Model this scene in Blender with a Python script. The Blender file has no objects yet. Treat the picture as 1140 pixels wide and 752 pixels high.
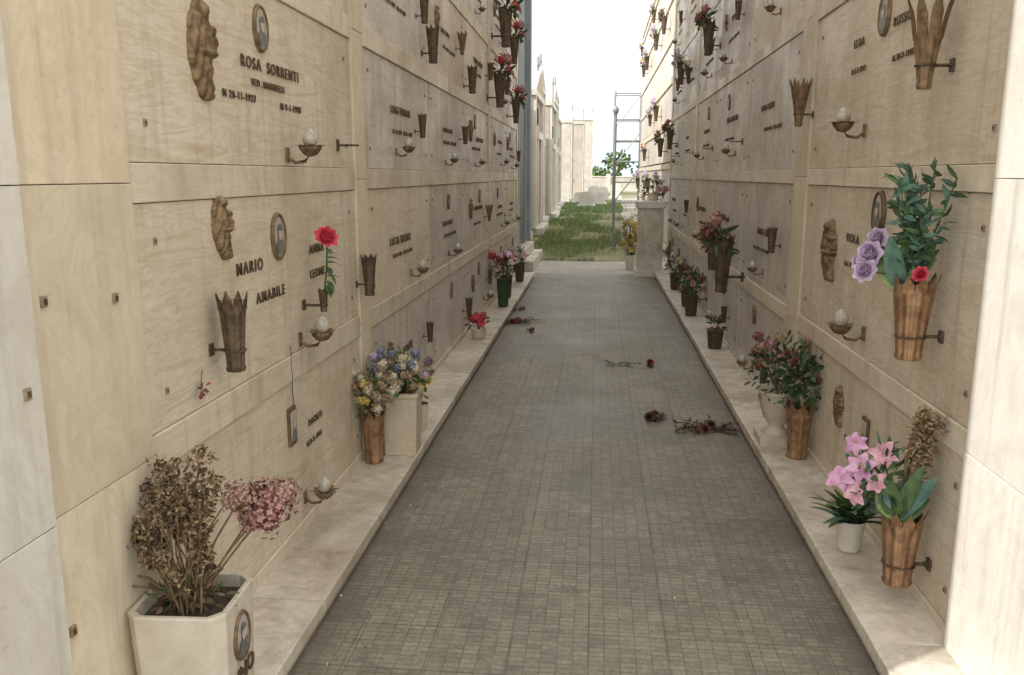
import bpy, math, random
from mathutils import Vector, Matrix, noise
random.seed(7)
R=random
scene=bpy.context.scene
V=Vector
# ------------------------------------------------------------ materials
def newmat(name):
    m=bpy.data.materials.new(name); m.use_nodes=True
    nt=m.node_tree
    return m,nt,nt.nodes['Principled BSDF']
def N(nt,t,**k):
    n=nt.nodes.new(t)
    for a,b in k.items(): setattr(n,a,b)
    return n
def ramp(nt,stops):
    r=nt.nodes.new('ShaderNodeValToRGB'); e=r.color_ramp.elements
    while len(e)<len(stops): e.new(.5)
    for i,(p,c) in enumerate(stops):
        e[i].position=p; e[i].color=(c[0],c[1],c[2],1) if hasattr(c,'__len__') else (c,c,c,1)
    return r
def mixc(nt,fac,a,b,mode='MIX'):
    n=nt.nodes.new('ShaderNodeMix'); n.data_type='RGBA'; n.blend_type=mode
    for s,v in ((0,fac),(6,a),(7,b)):
        if hasattr(v,'links') or hasattr(v,'is_output'): nt.links.new(v,n.inputs[s])
        elif s==0: n.inputs[0].default_value=v
        else: n.inputs[s].default_value=(v[0],v[1],v[2],1)
    return n.outputs[2]
def noisev(nt,vec,scale,detail=4,rough=.55,dist=0,mscale=None,loc=None):
    if mscale or loc:
        mp=N(nt,'ShaderNodeMapping')
        if mscale: mp.inputs['Scale'].default_value=mscale
        if loc: mp.inputs['Location'].default_value=loc
        nt.links.new(vec,mp.inputs[0]); vec=mp.outputs[0]
    n=N(nt,'ShaderNodeTexNoise'); n.inputs['Scale'].default_value=scale
    n.inputs['Detail'].default_value=detail; n.inputs['Roughness'].default_value=rough
    n.inputs['Distortion'].default_value=dist
    nt.links.new(vec,n.inputs['Vector']); return n.outputs['Fac']
def mulv(nt,s,k):
    m=N(nt,'ShaderNodeMath',operation='MULTIPLY'); nt.links.new(s,m.inputs[0])
    if hasattr(k,'links') or hasattr(k,'is_output'): nt.links.new(k,m.inputs[1])
    else: m.inputs[1].default_value=k
    return m.outputs[0]
def objvec(nt,rnd=True):
    tc=N(nt,'ShaderNodeTexCoord')
    if not rnd: return tc.outputs['Object'],None
    oi=N(nt,'ShaderNodeObjectInfo')
    va=N(nt,'ShaderNodeVectorMath',operation='ADD')
    nt.links.new(tc.outputs['Object'],va.inputs[0]); nt.links.new(mulv(nt,oi.outputs['Random'],53.),va.inputs[1])
    return va.outputs[0],oi.outputs['Random']
def bump(nt,b,h,strength=.2,dist=.01):
    n=N(nt,'ShaderNodeBump'); n.inputs['Strength'].default_value=strength; n.inputs['Distance'].default_value=dist
    nt.links.new(h,n.inputs['Height']); nt.links.new(n.outputs[0],b.inputs['Normal'])
def marble(name,dark,light,stain,vein=(1,2.0,18),rough=.42,amt=.75,streak=.45,vc=.35):
    m,nt,b=newmat(name); L=nt.links
    v,rnd=objvec(nt)
    n1=noisev(nt,v,1.2,5,.66,1.1,mscale=vein)
    r1=ramp(nt,[(.30,dark),(.43,[a*(1-.6)+b_*.6 for a,b_ in zip(dark,light)]),(.50,light),(.56,[a*.65+b_*.35 for a,b_ in zip(dark,light)]),(.66,light)]); L.new(n1,r1.inputs[0])
    # cloudy grey-brown staining
    n2=noisev(nt,v,1.9,5,.72,.3)
    r2=ramp(nt,[(.42,0.),(.55,.45),(.75,1.)]); L.new(n2,r2.inputs[0])
    c=mixc(nt,mulv(nt,r2.outputs[0],amt),r1.outputs[0],stain)
    # vertical run-off streaks
    n3=noisev(nt,v,1.0,4,.65,.3,mscale=(10,19,1.0))
    r3=ramp(nt,[(.50,0.),(.60,.35),(.74,1.)]); L.new(n3,r3.inputs[0])
    c=mixc(nt,mulv(nt,r3.outputs[0],streak),c,[x*.62 for x in stain])
    # pits and specks, clustered
    n4=noisev(nt,v,46,2,.7,mscale=(1,.7,1.6))
    r4=ramp(nt,[(.60,0.),(.72,1.)]); L.new(n4,r4.inputs[0])
    c=mixc(nt,mulv(nt,mulv(nt,r4.outputs[0],r2.outputs[0]),.55),c,[x*.5 for x in stain])
    rr=ramp(nt,[(0.,.86),(1.,1.0)]); L.new(rnd,rr.inputs[0])
    c=mixc(nt,1.0,c,rr.outputs[0],'MULTIPLY')
    L.new(c,b.inputs['Base Color'])
    rg=ramp(nt,[(.4,rough-.08),(.7,rough+.25)]); L.new(n2,rg.inputs[0]); L.new(rg.outputs[0],b.inputs['Roughness'])
    b.inputs['Specular IOR Level'].default_value=.35
    return m
def simple(name,c1,c2,scale=12,rough=.6,metal=0,bumps=.15,sub=0,dist=.004):
    m,nt,b=newmat(name)
    v,rnd=objvec(nt)
    n=noisev(nt,v,scale,3,.65)
    r=ramp(nt,[(.35,c1),(.65,c2)]); nt.links.new(n,r.inputs[0])
    nt.links.new(r.outputs[0],b.inputs['Base Color'])
    b.inputs['Roughness'].default_value=rough; b.inputs['Metallic'].default_value=metal
    if bumps: bump(nt,b,n,bumps,dist)
    return m
M={}
M['slab']=marble('travertine_slab',(.60,.50,.37),(.82,.75,.63),(.54,.45,.33))
M['slabfar']=marble('grey_marble_slab',(.55,.50,.45),(.78,.73,.67),(.44,.39,.35),streak=.55)
M['band']=marble('travertine_band',(.68,.60,.47),(.82,.75,.63),(.52,.43,.32))
M['pil']=marble('travertine_pilaster',(.66,.57,.43),(.77,.69,.54),(.56,.46,.33),vein=(3,4,3),amt=.65,streak=.35)
M['white']=marble('pale_limestone',(.70,.67,.60),(.80,.78,.73),(.56,.52,.46),vein=(3,4,3))
M['plinth']=marble('marble_plinth',(.58,.52,.43),(.78,.73,.65),(.34,.28,.21),vein=(3,3,3),amt=.9,streak=.4)
M['planter']=marble('planter_marble',(.68,.62,.50),(.79,.74,.63),(.48,.40,.30),vein=(3,3,3))
M['stucco']=simple('cement_render',(.30,.28,.25),(.38,.36,.32),6,.9)
M['bronze']=simple('aged_bronze',(.13,.088,.05),(.29,.20,.115),30,.55,.45,.3)
M['copper']=simple('copper_vase',(.22,.125,.07),(.46,.29,.17),22,.48,.55,.3)
M['darkbronze']=simple('dark_bronze',(.07,.05,.035),(.17,.12,.075),30,.55,.4,.3)
M['stud']=simple('tarnished_fixing',(.26,.20,.13),(.40,.33,.23),60,.6,.2,0)
M['letter']=simple('bronze_letters',(.07,.047,.03),(.17,.11,.065),40,.6,.3,0)
M['soil']=simple('soil',(.05,.035,.025),(.10,.07,.05),60,.95)
M['ceramic']=simple('portrait_ceramic',(.42,.40,.37),(.55,.53,.50),8,.25,0,0)
M['skin']=simple('portrait_face',(.50,.42,.36),(.58,.50,.43),20,.3,0,0)
M['suit']=simple('portrait_clothes',(.13,.125,.12),(.20,.20,.19),20,.3,0,0)
M['glass']=simple('frosted_lamp_glass',(.36,.34,.29),(.56,.54,.47),40,.15,0,.1)
def plant(n,c1,c2,rough=.6,scale=25): M[n]=simple('plant_'+n,c1,c2,scale,rough,0,0)
plant('green',(.045,.095,.03),(.10,.18,.06)); plant('dkgreen',(.025,.055,.025),(.06,.105,.045))
plant('ltgreen',(.15,.24,.08),(.27,.38,.15)); plant('teal',(.05,.12,.09),(.12,.23,.18))
plant('brown',(.15,.095,.05),(.30,.21,.115),.9); plant('dkbrown',(.07,.045,.025),(.15,.10,.055),.9); plant('tan',(.30,.215,.125),(.44,.335,.205),.9)
plant('stem',(.09,.08,.04),(.16,.14,.07)); plant('red',(.32,.025,.03),(.50,.07,.07)); plant('rosered',(.60,.04,.09),(.78,.12,.18))
plant('pink',(.58,.28,.38),(.75,.48,.56)); plant('magenta',(.50,.22,.42),(.72,.46,.66)); plant('lilac',(.48,.36,.56),(.70,.58,.74))
plant('dustypink',(.33,.17,.17),(.50,.30,.28)); plant('purple',(.12,.085,.13),(.24,.18,.25)); plant('blue',(.15,.17,.26),(.30,.32,.42))
plant('cream',(.52,.47,.35),(.66,.61,.47)); plant('yellow',(.52,.40,.11),(.68,.57,.20)); plant('maroon',(.13,.045,.04),(.25,.10,.08))
# ------------------------------------------------------------ mesh builder
class MB:
    def __init__(s): s.v=[];s.f=[];s.m=[];s.s=[];s.mats=[]
    def mi(s,m):
        if m not in s.mats: s.mats.append(m)
        return s.mats.index(m)
    def add(s,vs,fs,m,smooth=False):
        o=len(s.v); s.v.extend([tuple(v) for v in vs]); k=s.mi(m)
        for f in fs: s.f.append([i+o for i in f]); s.m.append(k); s.s.append(smooth)
    def box(s,x0,x1,y0,y1,z0,z1,m):
        vs=[(x,y,z) for z in (z0,z1) for y in (y0,y1) for x in (x0,x1)]
        s.add(vs,[(0,2,3,1),(4,5,7,6),(0,1,5,4),(2,6,7,3),(0,4,6,2),(1,3,7,5)],m)
    def ring(s,rows,m,closed=True,smooth=True,flip=False):
        n=len(rows[0]);vs=[p for r in rows for p in r];fs=[]
        for i in range(len(rows)-1):
            for j in range(n if closed else n-1):
                a=i*n+j;b=i*n+(j+1)%n
                f=(a,b,b+n,a+n); fs.append(f[::-1] if flip else f)
        s.add(vs,fs,m,smooth)
    def cap(s,row,m,flip=False):
        f=list(range(len(row))); s.add(row,[f[::-1] if flip else f],m)
    def lathe(s,prof,m,c=(0,0,0),n=20,fl=0,fn=8,smooth=True):
        rows=[]
        for r,z in prof:
            rows.append([(c[0]+r*(1+fl*math.cos(fn*t))*math.cos(t),c[1]+r*(1+fl*math.cos(fn*t))*math.sin(t),c[2]+z) for t in [2*math.pi*k/n for k in range(n)]])
        s.ring(rows,m,smooth=smooth)
    def tube(s,pts,r,m,n=6):
        pts=[V(p) for p in pts]; rows=[]
        for i,p in enumerate(pts):
            d=(pts[min(i+1,len(pts)-1)]-pts[max(i-1,0)]).normalized()
            a=d.orthogonal().normalized(); b=d.cross(a)
            rr=r[i] if hasattr(r,'__len__') else r
            rows.append([p+a*rr*math.cos(2*math.pi*k/n)+b*rr*math.sin(2*math.pi*k/n) for k in range(n)])
        s.ring(rows,m); s.cap(rows[-1],m)
    def leaf(s,p,d,n,L,W,m,curl=.25,seg=4,fold=.15):
        p=V(p);d=V(d).normalized();n=V(n)
        sd=d.cross(n)
        if sd.length<1e-4: sd=d.orthogonal()
        sd.normalize(); n=sd.cross(d).normalized(); vs=[];fs=[]
        for i in range(seg+1):
            t=i/seg; c=p+d*L*t*(1-.15*abs(curl)*t)-n*curl*L*t*t
            w=W*.5*max(.04,math.sin(math.pi*min(1,(t*.88+.08)))**.8)
            vs+= [c-sd*w+n*fold*w, c-n*0, c+sd*w+n*fold*w]
        for i in range(seg):
            a=i*3; fs+=[(a,a+1,a+4,a+3),(a+1,a+2,a+5,a+4)]
        s.add(vs,fs,m,True)
    def ell(s,c,r,m,n=12,k=8,nz=0):
        rows=[]
        for i in range(k+1):
            ph=math.pi*(i+.02)/(k+.04)
            row=[]
            for j in range(n):
                t=2*math.pi*j/n
                q=V((math.sin(ph)*math.cos(t),math.sin(ph)*math.sin(t),-math.cos(ph)))
                if nz: q*=1+nz*noise.noise(q*2.3+V(c)*9)
                row.append((c[0]+q.x*r[0],c[1]+q.y*r[1],c[2]+q.z*r[2]))
            rows.append(row)
        s.ring(rows,m)
    def data(s,name):
        me=bpy.data.meshes.new(name); me.from_pydata(s.v,[],s.f)
        for m in s.mats: me.materials.append(M[m] if isinstance(m,str) else m)
        me.polygons.foreach_set('material_index',s.m); me.polygons.foreach_set('use_smooth',s.s); me.update(); return me
    def obj(s,name,mat=None,parent=None,bevel=0):
        return put(name,s.data(name),mat,parent,bevel)
def put(name,me,mat=None,parent=None,bevel=0):
    o=bpy.data.objects.new(name,me); scene.collection.objects.link(o)
    if mat is not None: o.matrix_world=mat
    if parent: o.parent=parent
    if bevel:
        b=o.modifiers.new('b','BEVEL'); b.width=bevel; b.segments=2; b.limit_method='ANGLE'
    return o
def empty(name,loc=(0,0,0)):
    e=bpy.data.objects.new(name,None); e.location=loc; scene.collection.objects.link(e); return e
XL,XR=-1.16,1.12
def ML(y,z,out=0,s=1): return Matrix.Translation((XL+out,y,z))@Matrix.Rotation(math.radians(90),4,'Z')@Matrix.Scale(s,4)
def MR(y,z,out=0,s=1): return Matrix.Translation((XR-out,y,z))@Matrix.Rotation(math.radians(-90),4,'Z')@Matrix.Scale(s,4)
def W(side,y,z,out=0,s=1): return ML(y,z,out,s) if side=='L' else MR(y,z,out,s)
# ------------------------------------------------------------ flower helpers
def rdir(up=.3):
    while 1:
        d=V((R.uniform(-1,1),R.uniform(-1,1),R.uniform(-1+up,1)))
        if .1<d.length<1: return d.normalized()
def rose(mb,c,r,m,ax=(0,-.4,1)):
    ax=V(ax).normalized(); a=ax.orthogonal().normalized(); b=ax.cross(a); c=V(c)
    for k,(n,op,l) in enumerate([(3,.25,.8),(5,.6,.95),(6,1.0,1.05),(7,1.7,1.0)]):
        for j in range(n):
            t=2*math.pi*(j+.37*k)/n+R.uniform(-.15,.15)
            rad=a*math.cos(t)+b*math.sin(t)
            d=(ax+rad*op).normalized()
            mb.leaf(c-ax*r*.5+rad*r*.08,d,(ax-rad*.3),r*l,r*.95,m,-.28 if k<3 else .1,4,.3)
def lily(mb,c,r,m,ax):
    ax=V(ax).normalized(); a=ax.orthogonal().normalized(); b=ax.cross(a); c=V(c)
    for j in range(6):
        t=2*math.pi*j/6+R.uniform(-.2,.2); rad=a*math.cos(t)+b*math.sin(t)
        mb.leaf(c,(ax*R.uniform(.3,.9)+rad),(ax-rad*.5),r*R.uniform(.75,1.1),r*R.uniform(.55,.85),m,R.uniform(.1,.6),5,.3)
    for j in range(3):
        mb.tube([c,c+ax*r*.5+rdir()*r*.12],r*.03,'yellow',4)
def puff(mb,c,r,m,n=70,sz=.3,m2=None):
    c=V(c)
    mb.ell(c,(r*.72,)*3,m2 or m,8,6,.3)
    for i in range(n):
        z=1-2*(i+.5)/n; t=i*2.39996+R.uniform(-.2,.2); q=V((math.sqrt(1-z*z)*math.cos(t),math.sqrt(1-z*z)*math.sin(t),z))
        p=c+q*r*R.uniform(.7,1.1)*(1+.5*noise.noise(q*2+c*30)); a=q.orthogonal().normalized(); b=q.cross(a)
        ph=R.uniform(0,6)
        for k in range(4):
            dd=a*math.cos(ph+k*1.571)+b*math.sin(ph+k*1.571)
            mb.leaf(p,dd+q*R.uniform(0,.8),q,r*sz,r*sz*.8,(m2 if (m2 and R.random()<.4) else m),R.uniform(-.2,.5),2)
def stemto(mb,p0,p1,r=.003,m='stem'):
    p0=V(p0);p1=V(p1); mid=(p0+p1)/2+V((R.uniform(-.02,.02),R.uniform(-.02,.02),.02))
    mb.tube([p0,mid,p1],r,m,5)
def foliage(mb,c,rad,n,L,Wd,ms,up=.2,src=None):
    c=V(c)
    for i in range(n):
        q=rdir(up); p=c+V((q.x*rad[0],q.y*rad[1],q.z*rad[2]))*R.uniform(.25,1)
        d=(q+V((R.uniform(-.5,.5),R.uniform(-.5,.5),R.uniform(-.4,.6)))).normalized()
        mb.leaf(p,d,rdir(),L*R.uniform(.6,1.25),Wd*R.uniform(.7,1.2),R.choice(ms),R.uniform(-.1,.6),3)
def dried(mb,base,tip,n,L=.03,ms=('brown','brown','tan'),hr=.03,hl=.14):
    """one dried stalk with a crumpled, elongated seed head"""
    base=V(base);tip=V(tip); mid=base*.5+tip*.5+V((R.uniform(-.03,.03),R.uniform(-.03,.03),.03))
    mb.tube([base,mid,tip],[.0035,.003,.002],'brown',5)
    ax=(tip-mid).normalized()
    for i in range(n):
        t=R.random(); p=tip-ax*hl*t+rdir(.9)*hr*(.35+.9*math.sin(math.pi*min(1,t+.15)))*R.random()**.4
        mb.leaf(p,rdir(.6),rdir(),L*R.uniform(.5,1.3),L*.5,R.choice(ms),R.uniform(-.9,.9),3,.6)
def bouquet(mb,c,r,cols,nf=8,nl=60,fs=.04,ms=('green','dkgreen'),kind='mix',base=None,ll=.07):
    c=V(c); base=V(base) if base is not None else c-V((0,0,r[2]))
    foliage(mb,c-V((0,0,r[2]*.15)),(r[0]*.95,r[1]*.95,r[2]*.95),nl,ll,ll*.42,list(ms))
    for i in range(nf):
        q=rdir(.6); 
        if q.y>.3: q.y*=-1
        p=c+V((q.x*r[0],q.y*r[1],q.z*r[2]))*R.uniform(.65,1.05)
        stemto(mb,base,p)
        k=R.choice(['rose','puff','lily']) if kind=='mix' else kind
        m=R.choice(cols); s=fs*R.uniform(.75,1.2)
        ax=(q+V((0,-.6,.4))).normalized()
        if k=='rose': rose(mb,p,s,m,ax)
        elif k=='puff': puff(mb,p,s,m,26,.42)
        else: lily(mb,p,s*1.1,m,ax)
# ------------------------------------------------------------ wall fittings (x right, z up, -y out)
def crown_vase(mb,c,h,r0,r1,m,n=8,bars=True,bracket=True):
    cx,cy,cz=c
    nn=n*6
    def rad(t): return r0+(r1-r0)*(t**1.25)
    def rw(t,sc=1.0,fl=.07): 
        return [(cx+sc*rad(t)*(1+fl*math.cos(n*a))*math.cos(a),cy+sc*rad(t)*(1+fl*math.cos(n*a))*math.sin(a),cz+h*t) for a in [2*math.pi*k/nn for k in range(nn)]]
    top=.62 if bars else .86
    ts=[0,.04,.08,.2,.35,.5,top]
    rows=[rw(t,1.12 if i in(1,) else 1.0) for i,t in enumerate(ts)]
    mb.ring(rows,m); mb.cap(rows[0],m,True)
    mb.ring([rw(top,.93),rw(.2,.9)][::1],'darkbronze'); mb.cap(rw(.25,.88),'darkbronze')
    for k in range(n):
        a=2*math.pi*k/n
        q=V((math.cos(a),math.sin(a),0)); sd=V((-q.y,q.x,0)); vs=[];fs=[]
        tt=[top-.04,(top+1)/2,.94,1.0+(.1 if bars else .04)]
        for i,t in enumerate(tt):
            w=rad(min(t,1))*math.pi/n*[.98,.8 if bars else .95,.66,.08][i]
            rr=rad(t)*(1.0+[0,0.01,.05,.12][i])
            p=V((cx,cy,cz+h*t))+q*rr
            vs+=[p-sd*w,p+q*rad(t)*.05,p+sd*w]
        for i in range(3):
            b=i*3; fs+=[(b,b+1,b+4,b+3),(b+1,b+2,b+5,b+4)]
        mb.add(vs,fs,m,True)
    if bracket:
        z=cz+h*.28; r=rad(.28)*1.12
        mb.tube([(cx+r*math.cos(a),cy+r*math.sin(a),z) for a in [2*math.pi*k/14 for k in range(15)]],.004,'darkbronze',5)
        mb.tube([(cx,cy+r,z),(cx,-.004,z)],.006,'darkbronze',6)
        mb.lathe([(0.001,0),(.018,0),(.018,.004)],'darkbronze',(cx,-.006,z-.002),10)
        mb.box(cx-.014,cx+.014,-.008,0.002,z-.02,z+.02,'darkbronze')
def lampmesh():
    mb=MB()
    mb.box(-.012,.012,-.008,.002,-.05,.0,'bronze')
    mb.tube([(0,-.004,-.03),(0,-.03,-.05),(0,-.065,-.045),(0,-.085,-.02)],.006,'bronze',7)
    mb.lathe([(.004,-.03),(.02,-.025),(.034,-.008),(.040,.006),(.036,.006),(.02,-.006)],'bronze',(0,-.085,0),16,.08,8)
    for k in range(8):
        a=k*.785+.4
        mb.leaf((0,-.085,-.014),(math.cos(a),math.sin(a),.8),(0,0,1),.062,.034,'bronze',.3)
    mb.lathe([(.012,0),(.020,.008),(.025,.020),(.026,.031),(.022,.044),(.014,.054),(.008,.060),(.002,.063)],'glass',(0,-.085,0),14)
    return mb.data('votive_lamp')
def vasemesh(kind,h=.26,r0=.022,r1=.058,m='bronze',out=.085):
    mb=MB(); crown_vase(mb,(0,-out,-h*.5),h,r0,r1,m,8,kind=='bars'); return mb
def ovalmesh(w=.045,h=.062,var=0):
    mb=MB(); n=28
    def row(s,y): return [(w*s*math.cos(2*math.pi*k/n),y,h*s*math.sin(2*math.pi*k/n)) for k in range(n)]
    mb.ring([row(1.22,0),row(1.22,-.008),row(1.14,-.014),row(1.05,-.012),row(1.0,-.007)],'darkbronze' if var else 'bronze',flip=True)
    mb.add([(0,-.010,0)]+row(1.02,-.008),[(0,k+2 if k<n-1 else 1,k+1) for k in range(n)][::1],'ceramic',True)
    pts=[(-.8,-.62),(-.7,-.3),(-.3,-.12),(.3,-.12),(.7,-.3),(.8,-.62),(.45,-.86),(-.45,-.86)]
    mb.add([(x*w,-.0125,z*h) for x,z in pts],[tuple(range(8))],'suit')
    mb.add([(.36*w*math.cos(t),-.0135,.18*h+.38*h*math.sin(t)) for t in [2*math.pi*k/14 for k in range(14)]],[tuple(range(14))],'skin')
    mb.add([(.42*w*math.cos(t),-.0142,.30*h+.34*h*math.sin(t)) for t in [math.pi*k/9 for k in range(10)]],[tuple(range(10))],'suit')
    return mb
def reliefmesh(w,h,seed=0,lean=.1):
    """cast bronze madonna-and-child relief : heightfield"""
    mb=MB(); nx,nz=52,110
    B=[(.0,.88,.15,.085,1.15,0),(-.04,.84,.27,.15,.55,0),(-.10,.70,.34,.20,.55,1),(-.06,.55,.42,.20,.65,1),(.27,.70,.125,.065,1.1,0),(.25,.56,.20,.13,.9,1),(.06,.47,.38,.055,1.0,0),(-.05,.34,.33,.24,.65,1),(.06,.15,.25,.15,.55,1),(.16,.06,.16,.06,.5,1),(-.36,.50,.12,.2,.45,1)]
    H=[[0]*(nz+1) for _ in range(nx+1)]
    for i in range(nx+1):
        for k in range(nz+1):
            u=-.6+1.2*i/nx; v=k/nz
            best=0;fo=0
            for bx,bz,rx,rz,a,f in B:
                d=((u-bx-lean*(v-.5))/rx)**2+((v-bz)/rz)**2
                if d<1:
                    q=a*math.sqrt(1-d)*(.5+.4*rx/.4)+.22
                    if q>best: best=q;fo=f
            if best>0:
                best+=(.15 if fo else .03)*math.sin(30*u+16*(v-.5)*(1 if u>0 else -1)+3*noise.noise(V((u*3,v*6,seed))))+.12*noise.noise(V((u*9,v*18,seed)))
            H[i][k]=max(best,0)
    idx={};vs=[];fs=[]
    for i in range(nx+1):
        for k in range(nz+1):
            idx[i,k]=len(vs); vs.append(((-.6+1.2*i/nx)*w,-H[i][k]*.036 if H[i][k]>0 else .004,(k/nz-.5)*h))
    for i in range(nx):
        for k in range(nz):
            if max(H[i][k],H[i+1][k],H[i][k+1],H[i+1][k+1])>0: fs.append((idx[i,k],idx[i+1,k],idx[i+1,k+1],idx[i,k+1]))
    mb.add(vs,fs,'bronze',True); return mb
def rectportrait(w,h):
    mb=MB()
    mb.box(-w/2,w/2,-.012,.002,-h/2,h/2,'bronze'); mb.box(-w*.36,w*.36,-.0145,-.010,-h*.38,h*.38,'ceramic')
    mb.add([(.16*w*math.cos(t),-.0165,.08*h+.13*h*math.sin(t)) for t in [2*math.pi*k/12 for k in range(12)]],[tuple(range(12))],'skin')
    mb.add([(x*w,-.016,z*h) for x,z in [(-.3,-.36),(-.25,-.15),(-.08,-.06),(.08,-.06),(.25,-.15),(.3,-.36)]],[tuple(range(6))],'suit')
    return mb
def text(name,s,side,y,z,size,out=.005,sx=1,mat='letter'):
    c=bpy.data.curves.new(name,'FONT'); c.body=s; c.size=size*.92; c.extrude=.002; c.offset=size*.002; c.align_x='CENTER'; c.align_y='CENTER'; c.space_character=1.3; c.resolution_u=3
    c.materials.append(M[mat])
    o=bpy.data.objects.new(name,c); scene.collection.objects.link(o)
    o.matrix_world=W(side,y,z,out)@Matrix.Rotation(math.radians(90+R.uniform(-.6,.6)),4,'X')@Matrix.Diagonal((sx,1,1,1))
    return o
# ------------------------------------------------------------ niche walls
HT=6.2  # top lies out of view; height raised to keep the corridor shaded
def stud(mb,x,y,z,sg):
    a=.0075
    x0,x1=sorted((x,x+sg*.005)); mb.box(x0,x1,y-a,y+a,z-a*1.25,z+a*1.25,'stud')
    x0,x1=sorted((x+sg*.0045,x+sg*.007)); mb.box(x0,x1,y-a*.4,y+a*.4,z-a*.5,z+a*.5,'darkbronze')
def wall(side,cols,rows,y0,y1):
    X,sg=(XL,1) if side=='L' else (XR,-1)     # sg: towards the corridor
    par=empty('burial_niche_wall')
    b=MB(); xs=sorted((X-sg*.04,X-sg*2.8)); b.box(xs[0],xs[1],y0,y1,-.02,HT,'stucco')
    xs=sorted((X+sg*.05,X-sg*2.85)); b.box(xs[0],xs[1],y0-.04,y1+.04,HT,HT+.12,'white')
    b.obj('wall_core',parent=par)
    def part(name,a0,a1,z0,z1,proud,mat,studs=False,bev=.003):
        cy,cz=(a0+a1)/2,(z0+z1)/2; mb=MB()
        x=sorted((-sg*.045,sg*proud)); mb.box(x[0],x[1],a0-cy,a1-cy,z0-cz,z1-cz,mat)
        o=mb.obj(name,Matrix.Translation((X+R.uniform(-.0012,.0012),cy,cz)),par,bev)
        if studs:
            s=MB()
            for yy in (a0+.10,a1-.10):
                for zz in (z0+.10,z1-.10): stud(s,sg*proud,yy-cy,zz-cz,sg)
            s.obj('slab_fixings',Matrix.Translation((X,cy,cz)),par)
    g=.002; groups=[];cur=None
    for a0,a1,t in cols:
        if t=='s':
            if cur: cur[1]=a1
            else: cur=[a0,a1]; groups.append(cur)
            for z0,z1 in rows:
                near=a0<4
                part('niche_slab',a0+g+.003,a1-g-.003,z0+g,z1-g,0,'slab' if near or R.random()<.25 else 'slabfar',z0<4.1)
        else:
            cur=None; z=.0; cuts=[0]+[ (rows[i][1]+rows[i+1][0])/2 for i in range(0,len(rows)-1)]+[HT]
            for i in range(len(cuts)-1):
                part('pilaster_block',a0+.001,a1-.001,cuts[i]+.001,cuts[i+1]-.001,{'p':.012,'w':.035}[t],{'p':'pil','w':'white'}[t],bev=.002)
    for a0,a1 in groups:
        zs=[0.0]+[v for r in rows for v in r]+[HT]
        for i in range(0,len(zs),2):
            L=a1-a0; n=max(1,round(L/2.4))
            for k in range(n): part('stone_band',a0+L*k/n+.001,a0+L*(k+1)/n-.001,zs[i],zs[i+1],.009,'band')
    return par
rowsL=[(.13,.72),(.82,1.43),(1.53,2.12),(2.22,2.82),(2.92,3.52),(3.62,4.22),(4.32,4.92),(5.02,5.62)]
rowsR=[(.11,.66),(.75,1.45),(1.53,2.28),(2.36,3.11),(3.19,3.94),(4.02,4.77),(4.85,5.6)]
colsL=[(.95,1.56,'w'),(1.56,2.0,'p'),(2.0,3.97,'s'),(3.97,4.17,'p'),(4.17,5.8,'s'),(5.8,7.4,'s'),(7.4,9.0,'s'),(9.0,9.2,'p'),(9.2,10.7,'s'),(10.7,12.15,'s'),(12.15,12.35,'p')]
colsR=[(.95,2.46,'w'),(2.46,4.66,'s'),(4.66,4.95,'p'),(4.95,6.6,'s'),(6.6,8.25,'s'),(8.25,9.9,'s'),(9.9,10.1,'p'),(10.1,11.6,'s'),(11.6,13.15,'s'),(13.15,13.35,'p')]
wall('L',colsL,rowsL,.95,12.35); wall('R',colsR,rowsR,.95,13.35)
# plinths
def plinth(x0,x1,y0,y1,lip):
    par=empty('marble_plinth'); y=y0
    while y<y1-.01:
        L=min(R.uniform(1.3,1.7),y1-y)
        if y1-y-L<.5: L=y1-y
        mb=MB(); w=(x1-x0)/2
        mb.box(-w,w,-L/2+.0015,L/2-.0015,-.02,.035,'plinth')
        a=-w+(.0 if lip>0 else -.018); b_=w+(.018 if lip>0 else 0)
        mb.box(a,b_,-L/2+.0015,L/2-.0015,.038,.082,'plinth')
        mb.obj('plinth_block',Matrix.Translation(((x0+x1)/2+R.uniform(-.002,.002),y+L/2,R.uniform(-.001,.001))),par,.004); y+=L
plinth(XL-.0,-.915,.95,12.35,1); plinth(.89,XR,.95,13.3,-1)
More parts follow.
